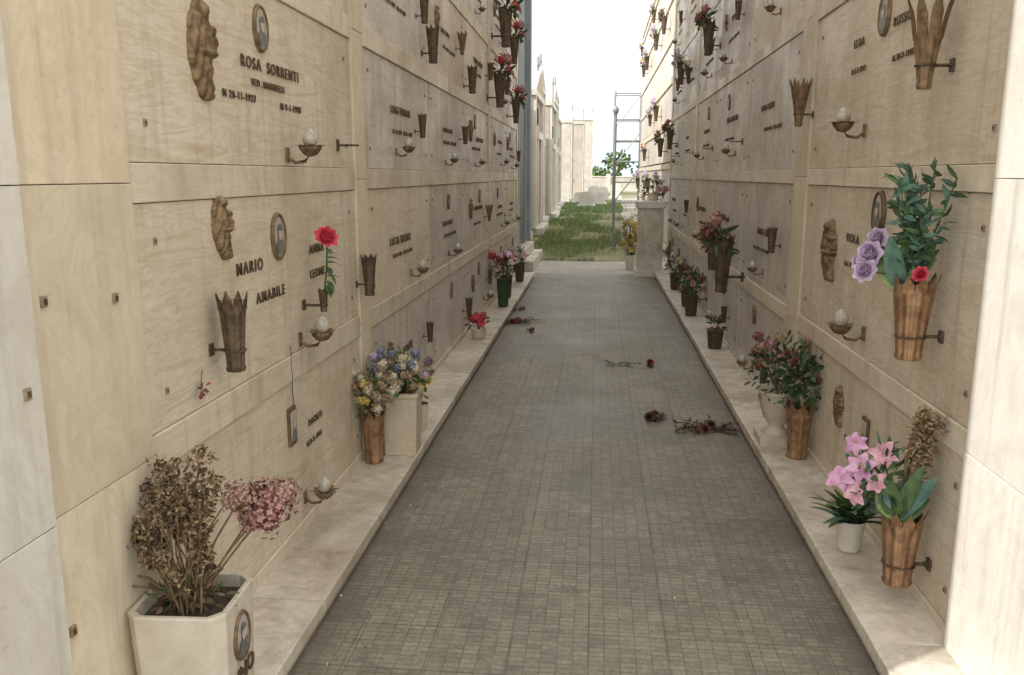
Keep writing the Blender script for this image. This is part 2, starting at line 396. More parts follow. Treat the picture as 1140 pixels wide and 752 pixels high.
# ------------------------------------------------------------ ground, floor
def floor_mat():
    m,nt,b=newmat('terrazzo_floor_tiles'); L=nt.links
    v,_=objvec(nt,False)
    def brick(w,h,mort,off=0,c1=0.,c2=1.,mc=0.):
        n=N(nt,'ShaderNodeTexBrick'); n.offset=off; n.squash=1; n.inputs['Scale'].default_value=1
        n.inputs['Brick Width'].default_value=w; n.inputs['Row Height'].default_value=h; n.inputs['Mortar Size'].default_value=mort
        n.inputs['Mortar Smooth'].default_value=.2
        n.inputs['Color1'].default_value=(c1,)*3+(1,); n.inputs['Color2'].default_value=(c2,)*3+(1,); n.inputs['Mortar'].default_value=(mc,)*3+(1,)
        L.new(v,n.inputs['Vector']); return n
    small=brick(.05,.0255,.0022); big=brick(.255,.255,.0032,0,.0,1.)
    tone=ramp(nt,[(0.,(.232,.218,.172)),(1.,(.285,.268,.216))]); L.new(big.outputs['Color'],tone.inputs[0])
    st=ramp(nt,[(0.,.80),(1.,1.12)]); L.new(small.outputs['Color'],st.inputs[0])
    c=mixc(nt,1.,tone.outputs[0],st.outputs[0],'MULTIPLY')
    n1=noisev(nt,v,1.1,6,.7,.3); r1=ramp(nt,[(.32,.62),(.5,.95),(.68,1.14)]); L.new(n1,r1.inputs[0]); c=mixc(nt,1.,c,r1.outputs[0],'MULTIPLY')
    n2=noisev(nt,v,60,2,.7); r2=ramp(nt,[(.35,.78),(.65,1.14)]); L.new(n2,r2.inputs[0]); c=mixc(nt,1.,c,r2.outputs[0],'MULTIPLY')
    n5=noisev(nt,v,.8,5,.75,.6,mscale=(1.8,.6,1)); r5=ramp(nt,[(.5,0.),(.72,.6)]); L.new(n5,r5.inputs[0]); c=mixc(nt,r5.outputs[0],c,(.38,.35,.285))
    n6=noisev(nt,v,5,5,.75,.6,loc=(4,2,0)); r6=ramp(nt,[(.56,0.),(.70,.6)]); L.new(n6,r6.inputs[0]); c=mixc(nt,r6.outputs[0],c,(.11,.10,.08))
    # grime collected along both kerbs
    sx=N(nt,'ShaderNodeSeparateXYZ'); L.new(v,sx.inputs[0]); ab=N(nt,'ShaderNodeMath',operation='ABSOLUTE'); L.new(sx.outputs[0],ab.inputs[0])
    n7=mulv(nt,noisev(nt,v,6,4,.7),.22); ad0=N(nt,'ShaderNodeMath',operation='ADD'); L.new(ab.outputs[0],ad0.inputs[0]); L.new(n7,ad0.inputs[1])
    r7=ramp(nt,[(.86,0.),(1.,.6)]); L.new(ad0.outputs[0],r7.inputs[0]); c=mixc(nt,r7.outputs[0],c,(.12,.10,.075))
    n3=noisev(nt,v,7,3,.7); r3=ramp(nt,[(.35,.15),(.65,.80)]); L.new(n3,r3.inputs[0])
    c=mixc(nt,mulv(nt,small.outputs['Fac'],r3.outputs[0]),c,(.10,.09,.065))
    c=mixc(nt,mulv(nt,big.outputs['Fac'],r3.outputs[0]),c,(.09,.08,.06))
    L.new(c,b.inputs['Base Color']); rr=ramp(nt,[(.3,.45),(.7,.7)]); L.new(n1,rr.inputs[0]); L.new(rr.outputs[0],b.inputs['Roughness'])
    return m
M['floor']=floor_mat()
def ground_mat():
    m,nt,b=newmat('dry_grass_ground'); L=nt.links; v,_=objvec(nt,False)
    n=noisev(nt,v,.6,6,.65); r=ramp(nt,[(.35,(.12,.17,.055)),(.5,(.21,.21,.10)),(.66,(.36,.32,.23))]); L.new(n,r.inputs[0])
    n2=noisev(nt,v,14,4,.7); r2=ramp(nt,[(.3,.6),(.7,1.2)]); L.new(n2,r2.inputs[0])
    L.new(mixc(nt,1.,r.outputs[0],r2.outputs[0],'MULTIPLY'),b.inputs['Base Color']); b.inputs['Roughness'].default_value=.95
    return m
M['ground']=ground_mat()
M['concrete']=simple('concrete_paving',(.38,.36,.32),(.50,.48,.44),5,.9,0,0)
M['gravel']=simple('gravel_path',(.30,.27,.22),(.46,.42,.36),45,.95,0,.5,dist=.02)
def sheet(name,x0,x1,y0,y1,z,m):
    mb=MB(); mb.add([(x0,y0,z),(x1,y0,z),(x1,y1,z),(x0,y1,z)],[(0,1,2,3)],m); return mb.obj(name)
sheet('ground',-1500,1500,-1500,2500,-.024,'ground')
sheet('corridor_floor',-.915,.89,-.5,12.9,0.0,'floor')
mb=MB()
pts=[(-9,12.35),(9,12.35)]+[(9-18*k/60,14.9+.18*noise.noise(V((k*.35,0,0)))) for k in range(61)]
mb.add([(x,y,-.008) for x,y in pts],[tuple(range(len(pts)))],'concrete'); mb.obj('concrete_path')
sheet('concrete_forecourt',-9,9,-12,.95,-.008,'concrete')
mb=MB(); pl=[];pr=[]
for k in range(40):
    y=14.7+k*1.2; cx=.85+.02*(y-14.7)+.15*noise.noise(V((y*.2,3,0)))
    pl.append((cx-.28+.08*noise.noise(V((y,0,0))),y,-.016)); pr.append((cx+1.4,y,-.016))
mb.ring([pl,pr],'gravel',closed=False,smooth=False,flip=True); mb.obj('gravel_path')
mb=MB()
def gmask(x,y): return noise.noise(V((x*.8,y*.35,1)))+.35*noise.noise(V((x*3,y*1.4,5)))
cnt=0
while cnt<16000:
    y=14.9+35*R.random()**1.6; x=R.uniform(-2.2,1.3+.02*(y-15))
    if gmask(x,y)<-.05: 
        if R.random()<.9: continue
    if y<15.6 and R.random()<.5: continue
    if x>.65+.02*(y-15) and R.random()<.85: continue
    h=R.uniform(.03,.12)*(1+.9*gmask(x,y)); a=R.uniform(0,6.28); w=.004+.0006*(y-15)
    dx,dy=math.cos(a),math.sin(a); lx,ly=R.uniform(-.05,.05),R.uniform(-.05,.05)
    mb.add([(x-dx*w,y-dy*w,-.02),(x+dx*w,y+dy*w,-.02),(x+lx,y+ly,h)],[(0,1,2)],R.choice(['green','ltgreen','ltgreen','tan' if R.random()<.4 else 'ltgreen'])); cnt+=1
mb.obj('grass')
# ------------------------------------------------------------ shared fittings
ME_lamp=lampmesh()
ME_vb=vasemesh('bars',.26,.020,.060,'bronze').data('bronze_flower_vase')
ME_vs=vasemesh('solid',.25,.028,.046,'darkbronze').data('bronze_flower_vase')
ME_ov=ovalmesh().data('oval_portrait'); ME_ov2=ovalmesh(.038,.055,1).data('oval_portrait')
ME_rel=reliefmesh(.20,.33).data('madonna_relief'); ME_relb=reliefmesh(.135,.22,3,-.1).data('madonna_relief')
def lamp(side,y,z,s=1): return put('votive_lamp',ME_lamp,W(side,y,z,.0,s))
def vase(side,y,z,me=None,s=1): return put('bronze_flower_vase',me or ME_vb,W(side,y,z,0,s))
def hook(side,y,z):
    mb=MB(); mb.box(-.012,.012,-.008,.002,-.025,.025,'darkbronze'); mb.tube([(0,-.004,0),(0,-.05,0)],.005,'darkbronze',6)
    mb.tube([(.024*math.cos(a),-.074+.024*math.sin(a),0) for a in [6.2832*k/12 for k in range(13)]],.004,'darkbronze',5)
    mb.obj('vase_bracket',W(side,y,z))
# ---- left wall, near bay, upper slab
put('madonna_relief',ME_rel,W('L',2.45,1.86,0,.88)); put('oval_portrait',ME_ov,W('L',2.90,1.99,0,1.05))
text('bronze_lettering','ROSA  SORRENTI','L',2.99,1.865,.060)
text('bronze_lettering','VED. MARINELLI','L',2.95,1.805,.036)
text('bronze_lettering','N 20-11-1927','L',2.70,1.75,.038); text('bronze_lettering','M 9-1-1998','L',3.16,1.745,.038)
lamp('L',3.10,1.60,1.1); hook('L',3.73,1.63)
# ---- left wall, near bay, middle slab
put('madonna_relief',ME_relb,W('L',2.50,1.34,0,.92)); put('oval_portrait',ME_ov,W('L',2.96,1.28,0,1.15))
text('bronze_lettering','MARIO','L',2.70,1.195,.064); text('bronze_lettering','AMABILE','L',2.87,1.08,.060)
text('bronze_lettering','ANNA','L',3.38,1.20,.058); text('bronze_lettering','LEONE','L',3.38,1.10,.054)
vase('L',2.38,1.03,ME_vs,.92); vase('L',3.95,1.02,ME_vs,.78); lamp('L',3.14,.89,1.1)
mb=MB(); rose(mb,(0,-.11,.10),.055,'rosered',(-.6,-.6,.8)); mb.tube([(0,-.11,.07),(.005,-.1,-.04),(0,-.085,-.16)],.004,'green',5)
for k in range(9): mb.leaf((0,-.105,.05-.018*k),(R.uniform(-1,1),-.6,R.uniform(-.4,.3)),(0,-.3,1),.06,.03,R.choice(['green','dkgreen']),.4)
crown_vase(mb,(0,-.085,-.20),.09,.012,.02,'darkbronze',6,False); mb.obj('red_rose',W('L',3.20,1.165))
mb=MB(); mb.tube([(.004*math.sin(k*1.3),-.008,-.02*k) for k in range(14)],.002,'darkbronze',5); mb.obj('lamp_wire',W('L',3.02,.86))
mb=MB(); foliage(mb,(0,-.02,0),(.016,.012,.016),12,.022,.014,['red','maroon','brown']); mb.tube([(0,-.01,0),(0,-.02,.06)],.0015,'stem'); mb.obj('withered_flower',W('L',2.28,.88))
# ---- left wall, low slab
mb=rectportrait(.075,.15); mb.obj('framed_portrait',W('L',3.0,.55))
text('bronze_lettering','PAOLO','L',3.27,.50,.045); text('bronze_lettering','N.8-5-1931','L',3.25,.42,.034); text('bronze_lettering','M.2-4-2001','L',2.62,.36,.034)
lamp('L',3.11,.24,1.0)
for y,z in ((1.51,1.07),(1.60,.50),(1.88,1.21),(1.62,1.24)):
    s=MB(); s.box(-.009,.009,-.018,-.010,-.012,.012,'stud'); s.box(-.004,.004,-.021,-.016,-.006,.006,'darkbronze'); s.obj('bronze_fixing',W('L',y,z,.022 if y<1.56 else 0))
# ---- right wall, near bay
put('oval_portrait',ME_ov,W('R',3.60,2.12,0,1.1))
text('bronze_lettering','ELDA','R',3.92,2.06,.055); text('bronze_lettering','RUSSO','R',3.40,2.07,.055)
text('bronze_lettering','N.4-2-1919','R',3.90,1.945,.036); text('bronze_lettering','M.30-9-1996','R',3.36,1.935,.036)
vase('R',2.90,1.90,ME_vb,1.0); vase('R',4.66,1.86,ME_vb,.85); lamp('R',3.75,1.71,1.1)
put('oval_portrait',ME_ov2,W('R',3.47,1.35,0,1.35)); put('madonna_relief',ME_relb,W('R',4.12,1.15,0,1.35))
text('bronze_lettering','VIOLA','R',3.80,1.225,.058); text('bronze_lettering','CONTI','R',3.02,1.25,.056)
text('bronze_lettering','N.1-10-1922','R',3.78,1.11,.036); text('bronze_lettering','M.14-6-1989','R',3.24,1.11,.036)
lamp('R',3.55,.88,1.15)
put('madonna_relief',ME_relb,W('R',3.8,.47,0,.85)); mb=rectportrait(.07,.13); mb.obj('framed_portrait',W('R',3.42,.46)); text('bronze_lettering','CARLO','R',3.62,.36,.04)
# wall vase with large bouquet (in this frame the corridor entrance lies towards +x)
mb=MB(); crown_vase(mb,(0,-.10,-.14),.27,.036,.064,'copper',10,False)
for sp in range(13):
    a=R.uniform(-.40,.45); b_=R.uniform(-.45,.15); ln=R.uniform(.20,.42)
    tip=V((a*ln,-.10+b_*ln,.10+ln)); mb.tube([(0,-.1,.08),(a*ln*.4,-.1+b_*ln*.4,.08+ln*.5),tip],.0025,'green',4)
    for q in range(28):
        t=R.uniform(.2,1.0); p=V((0,-.1,.08)).lerp(tip,t)
        mb.leaf(p,(R.uniform(-1,1),R.uniform(-1,.8),R.uniform(-.1,1.0)),rdir(),R.uniform(.03,.07),R.uniform(.010,.022),R.choice(['teal','teal','dkgreen','green']),R.uniform(-.1,.7),3)
for k in range(7): mb.leaf((0,-.14,.09),(R.uniform(-.5,.5),-.6+.17*k,.8),(.8,-.6,.3),R.uniform(.12,.19),R.uniform(.045,.075),['ltgreen','teal','green'][k%3],R.uniform(.3,.6),6,.3)
for p,s in (((-.03,-.24,.20),.050),((.0,-.26,.15),.044),((-.06,-.21,.25),.040),((-.08,-.25,.17),.036)): rose(mb,p,s,'lilac',(.7,-.7,.4)); stemto(mb,(0,-.1,.08),p)
rose(mb,(.09,-.12,.15),.028,'rosered',(.7,-.6,.4)); stemto(mb,(0,-.1,.08),(.08,-.12,.14))
mb.obj('wall_vase_bouquet',W('R',2.78,1.05))
# lower wall vase with pink lilies
mb=MB(); crown_vase(mb,(0,-.10,0),.26,.040,.064,'copper',10,False)
foliage(mb,(-.02,-.16,.36),(.08,.11,.13),130,.055,.018,['green','dkgreen','teal'])
for k in range(6): mb.leaf((.03,-.13,.24),(.1+.1*k,-.6+.22*k,.9),(.8,-.5,.35),R.uniform(.12,.21),R.uniform(.045,.07),['ltgreen','green','dkgreen','green','teal','green'][k],.35,6,.3)
for p,s,c in (((.0,-.24,.40),.054,'magenta'),((-.02,-.30,.36),.048,'magenta'),((.0,-.18,.45),.048,'pink'),((.02,-.26,.32),.040,'pink'),((-.05,-.25,.47),.040,'magenta'),((.03,-.20,.36),.040,'pink')): lily(mb,p,s,c,(.75+R.uniform(-.3,.2),-.6+R.uniform(-.2,.3),.4)); stemto(mb,(0,-.1,.24),p)
for k in range(10): dried(mb,(.0,-.1,.24),(.04+R.uniform(-.05,.05),-.05+R.uniform(-.04,.03),.54+R.uniform(-.12,.08)),80,.018,('tan','brown','tan','brown'),.024,.14)
mb.obj('wall_vase_bouquet',W('R',2.70,.16))
# small white cup
mb=MB(); mb.lathe([(0.001,0),(.038,0),(.042,.01),(.055,.12),(.060,.125),(.056,.128),(.048,.11),(.001,.105)],'white',(0,0,0),20)
for k in range(60): mb.leaf((R.uniform(-.03,.03),R.uniform(-.03,.03),.11),(R.uniform(-1,1),R.uniform(-1,.6),R.uniform(.7,2.0)),(0,0,1),R.uniform(.08,.20),.034,R.choice(['green','green','ltgreen','teal']),R.uniform(.2,.7),5)
mb.obj('potted_plant',Matrix.Translation((.99,3.12,.083)))
# right: stone urn + bronze vase with foliage
mb=MB()
mb.box(-.10,.10,-.10,.10,0,.05,'planter')
mb.lathe([(.07,.05),(.075,.06),(.045,.08),(.04,.10),(.07,.14),(.095,.22),(.10,.27),(.108,.285),(.10,.29),(.085,.27),(.001,.26)],'planter',(0,0,0),24,.02,12)
foliage(mb,(0,0,.42),(.17,.15,.19),260,.042,.018,['green','dkgreen','brown','tan','dkgreen'])
for k in range(12): 
    p=(R.uniform(-.14,.14),R.uniform(-.14,.05),.42+R.uniform(-.02,.2)); puff(mb,p,.028,R.choice(['maroon','dustypink','tan']),24,.4); stemto(mb,(0,0,.27),p)
mb.obj('stone_flower_urn',Matrix.Translation((.985,4.45,.083)),None)
mb=MB(); crown_vase(mb,(0,0,0),.29,.045,.066,'copper',8,False,False)
foliage(mb,(0,0,.42),(.12,.12,.17),260,.045,.02,['dkgreen','green','dkgreen'])
for k in range(5):
    p=(R.uniform(-.1,.1),R.uniform(-.12,.02),.46+R.uniform(-.08,.1)); rose(mb,p,.026,R.choice(['maroon','dustypink']))
mb.obj('bronze_flower_vase_with_foliage',Matrix.Translation((1.04,4.20,.083)))
# ---- left planter with dried flowers
mb=MB(); w=.125;c=.03
def octo(w,c,z,s=1): return [(x*s,y*s,z) for x,y in [(w-c,-w),(w,-w+c),(w,w-c),(w-c,w),(-w+c,w),(-w,w-c),(-w,-w+c),(-w+c,-w)]]
rows=[octo(w,c,0,.88),octo(w,c,.02,.90),octo(w,c,.335,.99),octo(w,c,.35,1.0),octo(w,c,.355,.985),octo(w,c,.355,.88),octo(w,c,.32,.86)]
mb.ring(rows,'planter',smooth=False); mb.cap(rows[-1],'soil')
par=mb.obj('stone_planter',Matrix.Translation((-1.02,1.90,.083))@Matrix.Rotation(math.radians(3),4,'Z'),None,.004)
ov=put('planter_portrait',ME_ov,None,par); ov.matrix_local=Matrix.Translation((.119,-.005,.245))@Matrix.Rotation(math.radians(90),4,'Z')@Matrix.Scale(.9,4)
ct=bpy.data.curves.new('planter_text','FONT'); ct.body='RINO'; ct.size=.062; ct.extrude=.002; ct.offset=.001; ct.align_x='CENTER'; ct.align_y='CENTER'; ct.materials.append(M['letter'])
ot=bpy.data.objects.new('planter_text',ct); scene.collection.objects.link(ot); ot.parent=par; ot.matrix_local=Matrix.Translation((.121,0,.135))@Matrix.Rotation(math.radians(90),4,'Z')@Matrix.Rotation(math.radians(90),4,'X')
mb=MB()
for tx,ty,tz in ((-.17,-.02,.25),(-.14,.04,.31),(-.08,-.04,.28),(-.05,.05,.37),(.0,-.02,.33),(.03,.05,.40),(.06,-.04,.28),(-.19,.05,.21),(-.03,.0,.25),(.08,.02,.34),(-.11,-.05,.20),(.0,.06,.30),(-.1,.06,.36)):
    dried(mb,(R.uniform(-.05,.05),R.uniform(-.05,.05),0),(tx,ty,tz),200,.016,('brown','brown','dkbrown','tan','dkbrown'),.030,R.uniform(.13,.20))
foliage(mb,(0,0,.03),(.10,.09,.06),130,.035,.012,['dkbrown','green','brown','stem'])
for k in range(16): stemto(mb,(R.uniform(-.06,.06),R.uniform(-.06,.06),0),(R.uniform(-.14,.1),R.uniform(-.08,.08),R.uniform(.15,.3)),.002,'brown')
for p,r_,c1,c2 in (((.20,.03,.27),.064,'dustypink','maroon'),((.155,-.02,.31),.042,'dustypink','brown'),((.24,.05,.30),.038,'dustypink','tan'),((.17,.0,.25),.036,'dustypink','brown'),((-.21,-.06,.12),.050,'purple','dkbrown'),((-.18,-.08,.09),.034,'purple','blue')):
    stemto(mb,(0,0,0),p,.003,'brown'); puff(mb,p,r_,c1,200,.17,c2)
mb.obj('dried_flowers',Matrix.Translation((-1.02,1.90,.405)))
# ---- second left group
mb=MB()
rows=[octo(.085,.02,0,.9),octo(.085,.02,.30,1.),octo(.085,.02,.31,1.08),octo(.085,.02,.33,1.08),octo(.085,.02,.33,.9),octo(.085,.02,.30,.9)]
rows=[[(x*1.15,y,z) for x,y,z in r] for r in rows]
mb.ring(rows,'pil',smooth=False); mb.cap(rows[-1],'soil')
bouquet(mb,(-.02,0,.43),(.17,.13,.13),['blue','lilac','cream','purple','tan','blue'],34,160,.024,('green','ltgreen','tan','dkgreen'),'puff',(0,0,.3),.045)
mb.obj('stone_planter_with_flowers',Matrix.Translation((-.99,4.10,.083)))
mb=MB(); crown_vase(mb,(0,0,0),.27,.04,.058,'copper',8,False,False)
bouquet(mb,(-.02,-.02,.39),(.14,.13,.13),['cream','tan','cream','yellow'],30,150,.022,('green','ltgreen','tan'),'puff',(0,0,.25),.045)
mb.obj('bronze_flower_vase_with_flowers',Matrix.Translation((-1.09,3.92,.083)))
mb=MB(); bouquet(mb,(0,0,.16),(.04,.04,.07),['yellow'],5,14,.032,('green',),'rose',(0,0,0),.05)
mb.lathe([(.022,0),(.03,.11),(.028,.11)],'planter',(0,0,0),12); mb.obj('yellow_flowers',Matrix.Translation((-.965,4.48,.083))@Matrix.Scale(1.4,4))
# ---- pots further along the plinths
def pot(x,y,h,cols,m='darkbronze',nf=8,nl=60,r=.13,fs=.035,kind='mix',ms=('green','dkgreen'),s=1):
    mb=MB(); mb.lathe([(.001,0),(.05,0),(.055,.01),(.07,h),(.078,h+.008),(.07,h+.01),(.055,h-.01),(.001,h-.02)],m,(0,0,0),18)
    bouquet(mb,(0,0,h+r*.9),(r,r*.85,r),cols,nf,nl,fs,ms,kind,(0,0,h-.02),.055)
    mb.obj('flower_pot',Matrix.Translation((x,y,.083))@Matrix.Rotation(R.uniform(-.5,.5),4,'Z')@Matrix.Scale(s,4))
pot(-1.02,7.2,.08,['red','rosered','red'],'planter',7,24,.09,.035)
pot(-1.0,9.0,.30,['red','cream','pink','maroon'],'dkgreen',9,110,.16,.04)
pot(-1.04,9.7,.25,['pink','red','lilac'],'darkbronze',8,70,.15,.04)
pot(-1.02,11.2,.25,['pink','cream'],'darkbronze',8,60,.14,.04)
pot(1.0,6.96,.15,['maroon'],'darkbronze',2,30,.06,.025)
pot(.98,8.6,.20,['maroon','dustypink'],'darkbronze',4,120,.15,.035,'mix',('dkgreen','green','brown'))
pot(1.0,9.2,.22,['maroon'],'darkbronze',4,110,.13,.035,'mix',('dkgreen','green'))
pot(1.0,10.6,.20,['dustypink','cream'],'darkbronze',5,80,.13,.035)
# ---- fallen flowers on the floor
def fallen(x,y,cols,n,L,a,dead=True,fs=.034):
    mb=MB()
    for k in range(n):
        o=V((R.uniform(-.5,.5)*L,R.uniform(-.25,.25)*L,.006)); d=V((R.uniform(-1,1),R.uniform(-.5,.5),.05)).normalized()
        mb.tube([o,o+d*L*.5+V((0,0,.012)),o+d*L],.0025,'stem' if not dead else 'dkbrown',5)
        for q in range(18): mb.leaf(o+d*L*R.random(),(R.uniform(-1,1),R.uniform(-1,1),R.uniform(0,.9)),(0,0,1),.036,.015,R.choice(['dkgreen','dkbrown','dkbrown','maroon'] if dead else ['green','ltgreen','tan']),.3)
    for c in cols:
        p=V((R.uniform(-.6,.6)*L,R.uniform(-.3,.3)*L,.025)); rose(mb,p,fs,c,(R.uniform(-1,1),-1,.5))
    mb.obj('fallen_flowers',Matrix.Translation((x,y,.003))@Matrix.Rotation(a,4,'Z'))
fallen(.66,4.88,['dkbrown','maroon'],13,.17,.1); fallen(.36,5.07,['dkbrown','maroon','dkbrown'],5,.07,.3); fallen(.45,6.59,['red','rosered','red'],1,.06,.6,True,.032); fallen(.2,6.57,['cream'],3,.14,.0,False,.02)
fallen(-.75,8.45,['red','dustypink','maroon'],9,.2,.2); fallen(-.85,9.3,['cream'],3,.1,1); fallen(-.6,8.0,['dustypink'],2,.06,1,True,.022)
mb=MB()
for k in range(420):
    x=R.choice([-.9,.87])*R.uniform(.55,1)**.4 if R.random()<.7 else R.uniform(-.8,.8); y=R.uniform(2.3,12)
    mb.leaf((x,y,.003),(R.uniform(-1,1),R.uniform(-1,1),.12),(0,0,1),R.uniform(.006,.02),R.uniform(.004,.010),R.choice(['brown','dkbrown','tan','cream','maroon']),.4,2)
mb.obj('fallen_petals')
# ---- fittings on the remaining niches
bq=[]
for k,(cols,ms) in enumerate([(['red','cream','dustypink','red'],('green','dkgreen')),(['pink','cream','lilac'],('green','ltgreen')),(['dustypink','maroon'],('dkgreen','green','brown')),(['cream','yellow','pink'],('green',)),(['dustypink','tan'],('brown','green'))]):
    mb=MB(); crown_vase(mb,(0,-.09,-.12),.24,.022,.045,'darkbronze',8,False); bouquet(mb,(0,-.11,.13),(.09,.07,.09),cols,8,44,.03,ms,'mix',(0,-.09,.1),.045); bq.append(mb.data('wall_vase_flowers'))
names=['ROSSI','BIANCHI','GRECO','ESPOSITO','RICCI','MARINO','GALLO','COSTA','FERRARI','BRUNO','CONTE','SERRA','LEONE','VITALE','LONGO','MANCINI']
first=['ANNA','MARIA','LUIGI','PIETRO','ELENA','CARLO','GINO','TERESA','PAOLO','LUCIA','ROSA','ENZO']
def decorate(side,cols,rows):
    for a0,a1,t in cols:
        if t!='s' : continue
        for ri,(z0,z1) in enumerate(rows):
            if z0>4: continue
            if a0<4 and ri<3: continue
            L=a1-a0; H=z1-z0; cy=(a0+a1)/2; dr=1 if side=='L' else -1
            if ri>0 or R.random()<.6:
                text('bronze_lettering',R.choice(first)+' '+R.choice(names),side,cy+R.uniform(-.15,.15),z0+H*R.uniform(.48,.60),R.uniform(.05,.075))
                text('bronze_lettering','N.%d-%d-19%d   M.%d-%d-19%d'%(R.randint(1,28),R.randint(1,12),R.randint(10,40),R.randint(1,28),R.randint(1,12),R.randint(75,99)),side,cy+R.uniform(-.1,.1),z0+H*.36,R.uniform(.034,.045))
            if R.random()<.55: put('oval_portrait',R.choice([ME_ov,ME_ov2]),W(side,cy+dr*R.uniform(-.25,.25),z0+H*.78,0,.9))
            if R.random()<.35: put('madonna_relief',ME_relb,W(side,cy-dr*L*R.uniform(.25,.36),z0+H*.62,0,R.uniform(.6,.9)))
            if R.random()<.75: lamp(side,cy+dr*R.uniform(-.3,.35),z0+H*R.uniform(.14,.24),R.uniform(.8,.95))
            rr=R.random(); yv=cy+dr*L*R.uniform(.2,.42)
            if rr<.035: put('wall_vase_flowers',R.choice(bq[1:]),W(side,yv,z0+H*.4,0,R.uniform(.75,.95)))
            elif rr<.40: vase(side,yv,z0+H*R.uniform(.38,.55),R.choice([ME_vs,ME_vs,ME_vb]),R.uniform(.5,.7))
            elif rr<.65: hook(side,yv,z0+H*.3)
decorate('L',colsL,rowsL); decorate('R',colsR,rowsR)
put('wall_vase_flowers',bq[0],W('L',8.95,2.37,0,1.5)); put('wall_vase_flowers',bq[0],W('L',9.34,3.05,0,1.7)); put('wall_vase_flowers',bq[0],W('L',10.6,3.0,0,1.4)); put('wall_vase_flowers',bq[0],W('L',10.9,2.3,0,1.3)); vase('L',5.63,2.33,ME_vs,.9); vase('L',7.39,2.3,ME_vs,.9)
put('wall_vase_flowers',bq[2],W('R',6.2,.86,.05,1.7)); put('wall_vase_flowers',bq[4],W('R',7.3,.84,.02,1.2)); put('wall_vase_flowers',bq[2],W('R',8.3,2.75,0,1.3)); put('wall_vase_flowers',bq[1],W('R',11,2.75,0,1.2)); put('wall_vase_flowers',bq[2],W('R',12.3,2.0,0,1.2))
# ------------------------------------------------------------ end pedestal
mb=MB(); mb.box(-.22,.22,-.2,.2,0,.10,'white'); mb.box(-.185,.185,-.17,.17,.10,1.02,'plinth'); mb.box(-.22,.22,-.2,.2,1.02,1.12,'white')
mb.obj('stone_pedestal',Matrix.Translation((.80,12.75,0)),None,.006)
mb=MB(); bouquet(mb,(0,0,.2),(.2,.16,.14),['pink','cream','dustypink'],12,60,.04,('green','ltgreen')); mb.lathe([(.06,0),(.09,.12),(.08,.12)],'planter'); mb.obj('flower_pot',Matrix.Translation((.84,12.75,1.12)))
mb=MB(); bouquet(mb,(0,0,.52),(.16,.15,.32),['yellow','yellow','cream'],44,60,.05,('green','ltgreen'),'mix',(0,0,.1)); mb.lathe([(.07,0),(.11,.24),(.1,.24)],'planter'); mb.obj('flower_pot',Matrix.Translation((.56,13.6,0)))
# ------------------------------------------------------------ beyond the corridor
M['bluegrey']=simple('bluegrey_render',(.23,.27,.29),(.30,.34,.36),3,.8,0,0)
M['chapel']=simple('pale_render',(.46,.43,.38),(.60,.57,.52),2,.9,0,0)
M['chapel2']=simple('ochre_render',(.42,.38,.32),(.54,.49,.42),2,.9,0,0)
M['door']=simple('dark_door',(.06,.06,.062),(.10,.10,.10),10,.5,0,0)
M['steel']=simple('galvanised_steel',(.24,.25,.26),(.34,.35,.36),30,.45,.3,0)
mb=MB(); mb.box(-4.2,-1.30,12.9,15.6,0,4.7,'bluegrey'); mb.box(-4.25,-1.22,12.85,15.65,4.7,4.9,'white'); mb.box(-1.30,-.98,13.1,15.4,0,.16,'plinth'); mb.box(-1.30,-1.12,13.3,15.2,.16,.32,'plinth')
mb.box(-1.30,-1.20,13.0,13.25,.32,4.7,'bluegrey'); mb.box(-1.30,-1.20,15.25,15.5,.32,4.7,'bluegrey'); mb.box(-1.30,-1.27,13.8,14.8,.32,2.6,'door'); mb.box(-1.305,-1.25,13.7,13.8,.32,2.7,'bluegrey'); mb.box(-1.305,-1.25,14.8,14.9,.32,2.7,'bluegrey'); mb.box(-1.305,-1.24,13.66,14.94,2.7,2.82,'bluegrey')
mb.obj('family_chapel',None,None,.005)
def chapel(x,y0,y1,h,m,gable=True):
    mb=MB(); d=3.2; cy=(y0+y1)/2
    mb.box(x-d,x,y0,y1,0,h,m); mb.box(x-d,x+.10,y0-.05,y1+.05,h,h+.14,'white'); mb.box(x,x+.25,y0+.2,y1-.2,0,.18,'white')
    mb.box(x-.0,x+.03,cy-.45,cy+.45,.2,2.3,'door')
    for yy in (y0+.12,y1-.12,cy-.6,cy+.6): mb.box(x,x+.09,yy-.10,yy+.10,.18,h if abs(yy-cy)>.7 else 2.4,'white')
    mb.box(x,x+.12,cy-.75,cy+.75,2.4,2.58,'white'); mb.box(x-.02,x+.05,cy-.2,cy+.2,2.8,3.2,'door')
    # windows on the end wall facing the corridor
    mb.box(x-1.1,x-.6,y0-.03,y0+.01,1.2,2.4,'door'); mb.box(x-1.16,x-.54,y0-.05,y0-.0,2.4,2.5,'white'); mb.box(x-1.16,x-.54,y0-.06,y0-.0,1.1,1.2,'white')
    if gable:
        z=h+.14; vs=[(x-d,y0-.05,z),(x-d,y1+.05,z),(x-d,cy,z+.6),(x+.1,y0-.05,z),(x+.1,y1+.05,z),(x+.1,cy,z+.6)]
        mb.add(vs,[(0,1,2),(3,5,4)],m); mb.add(vs,[(0,2,5,3),(1,4,5,2)],'white')
    mb.box(x+.0,x+.06,cy-.03,cy+.03,h+.1,h+1.1,'steel'); mb.box(x+.0,x+.06,cy-.15,cy+.15,h+.86,h+.91,'steel')
    mb.obj('family_chapel')
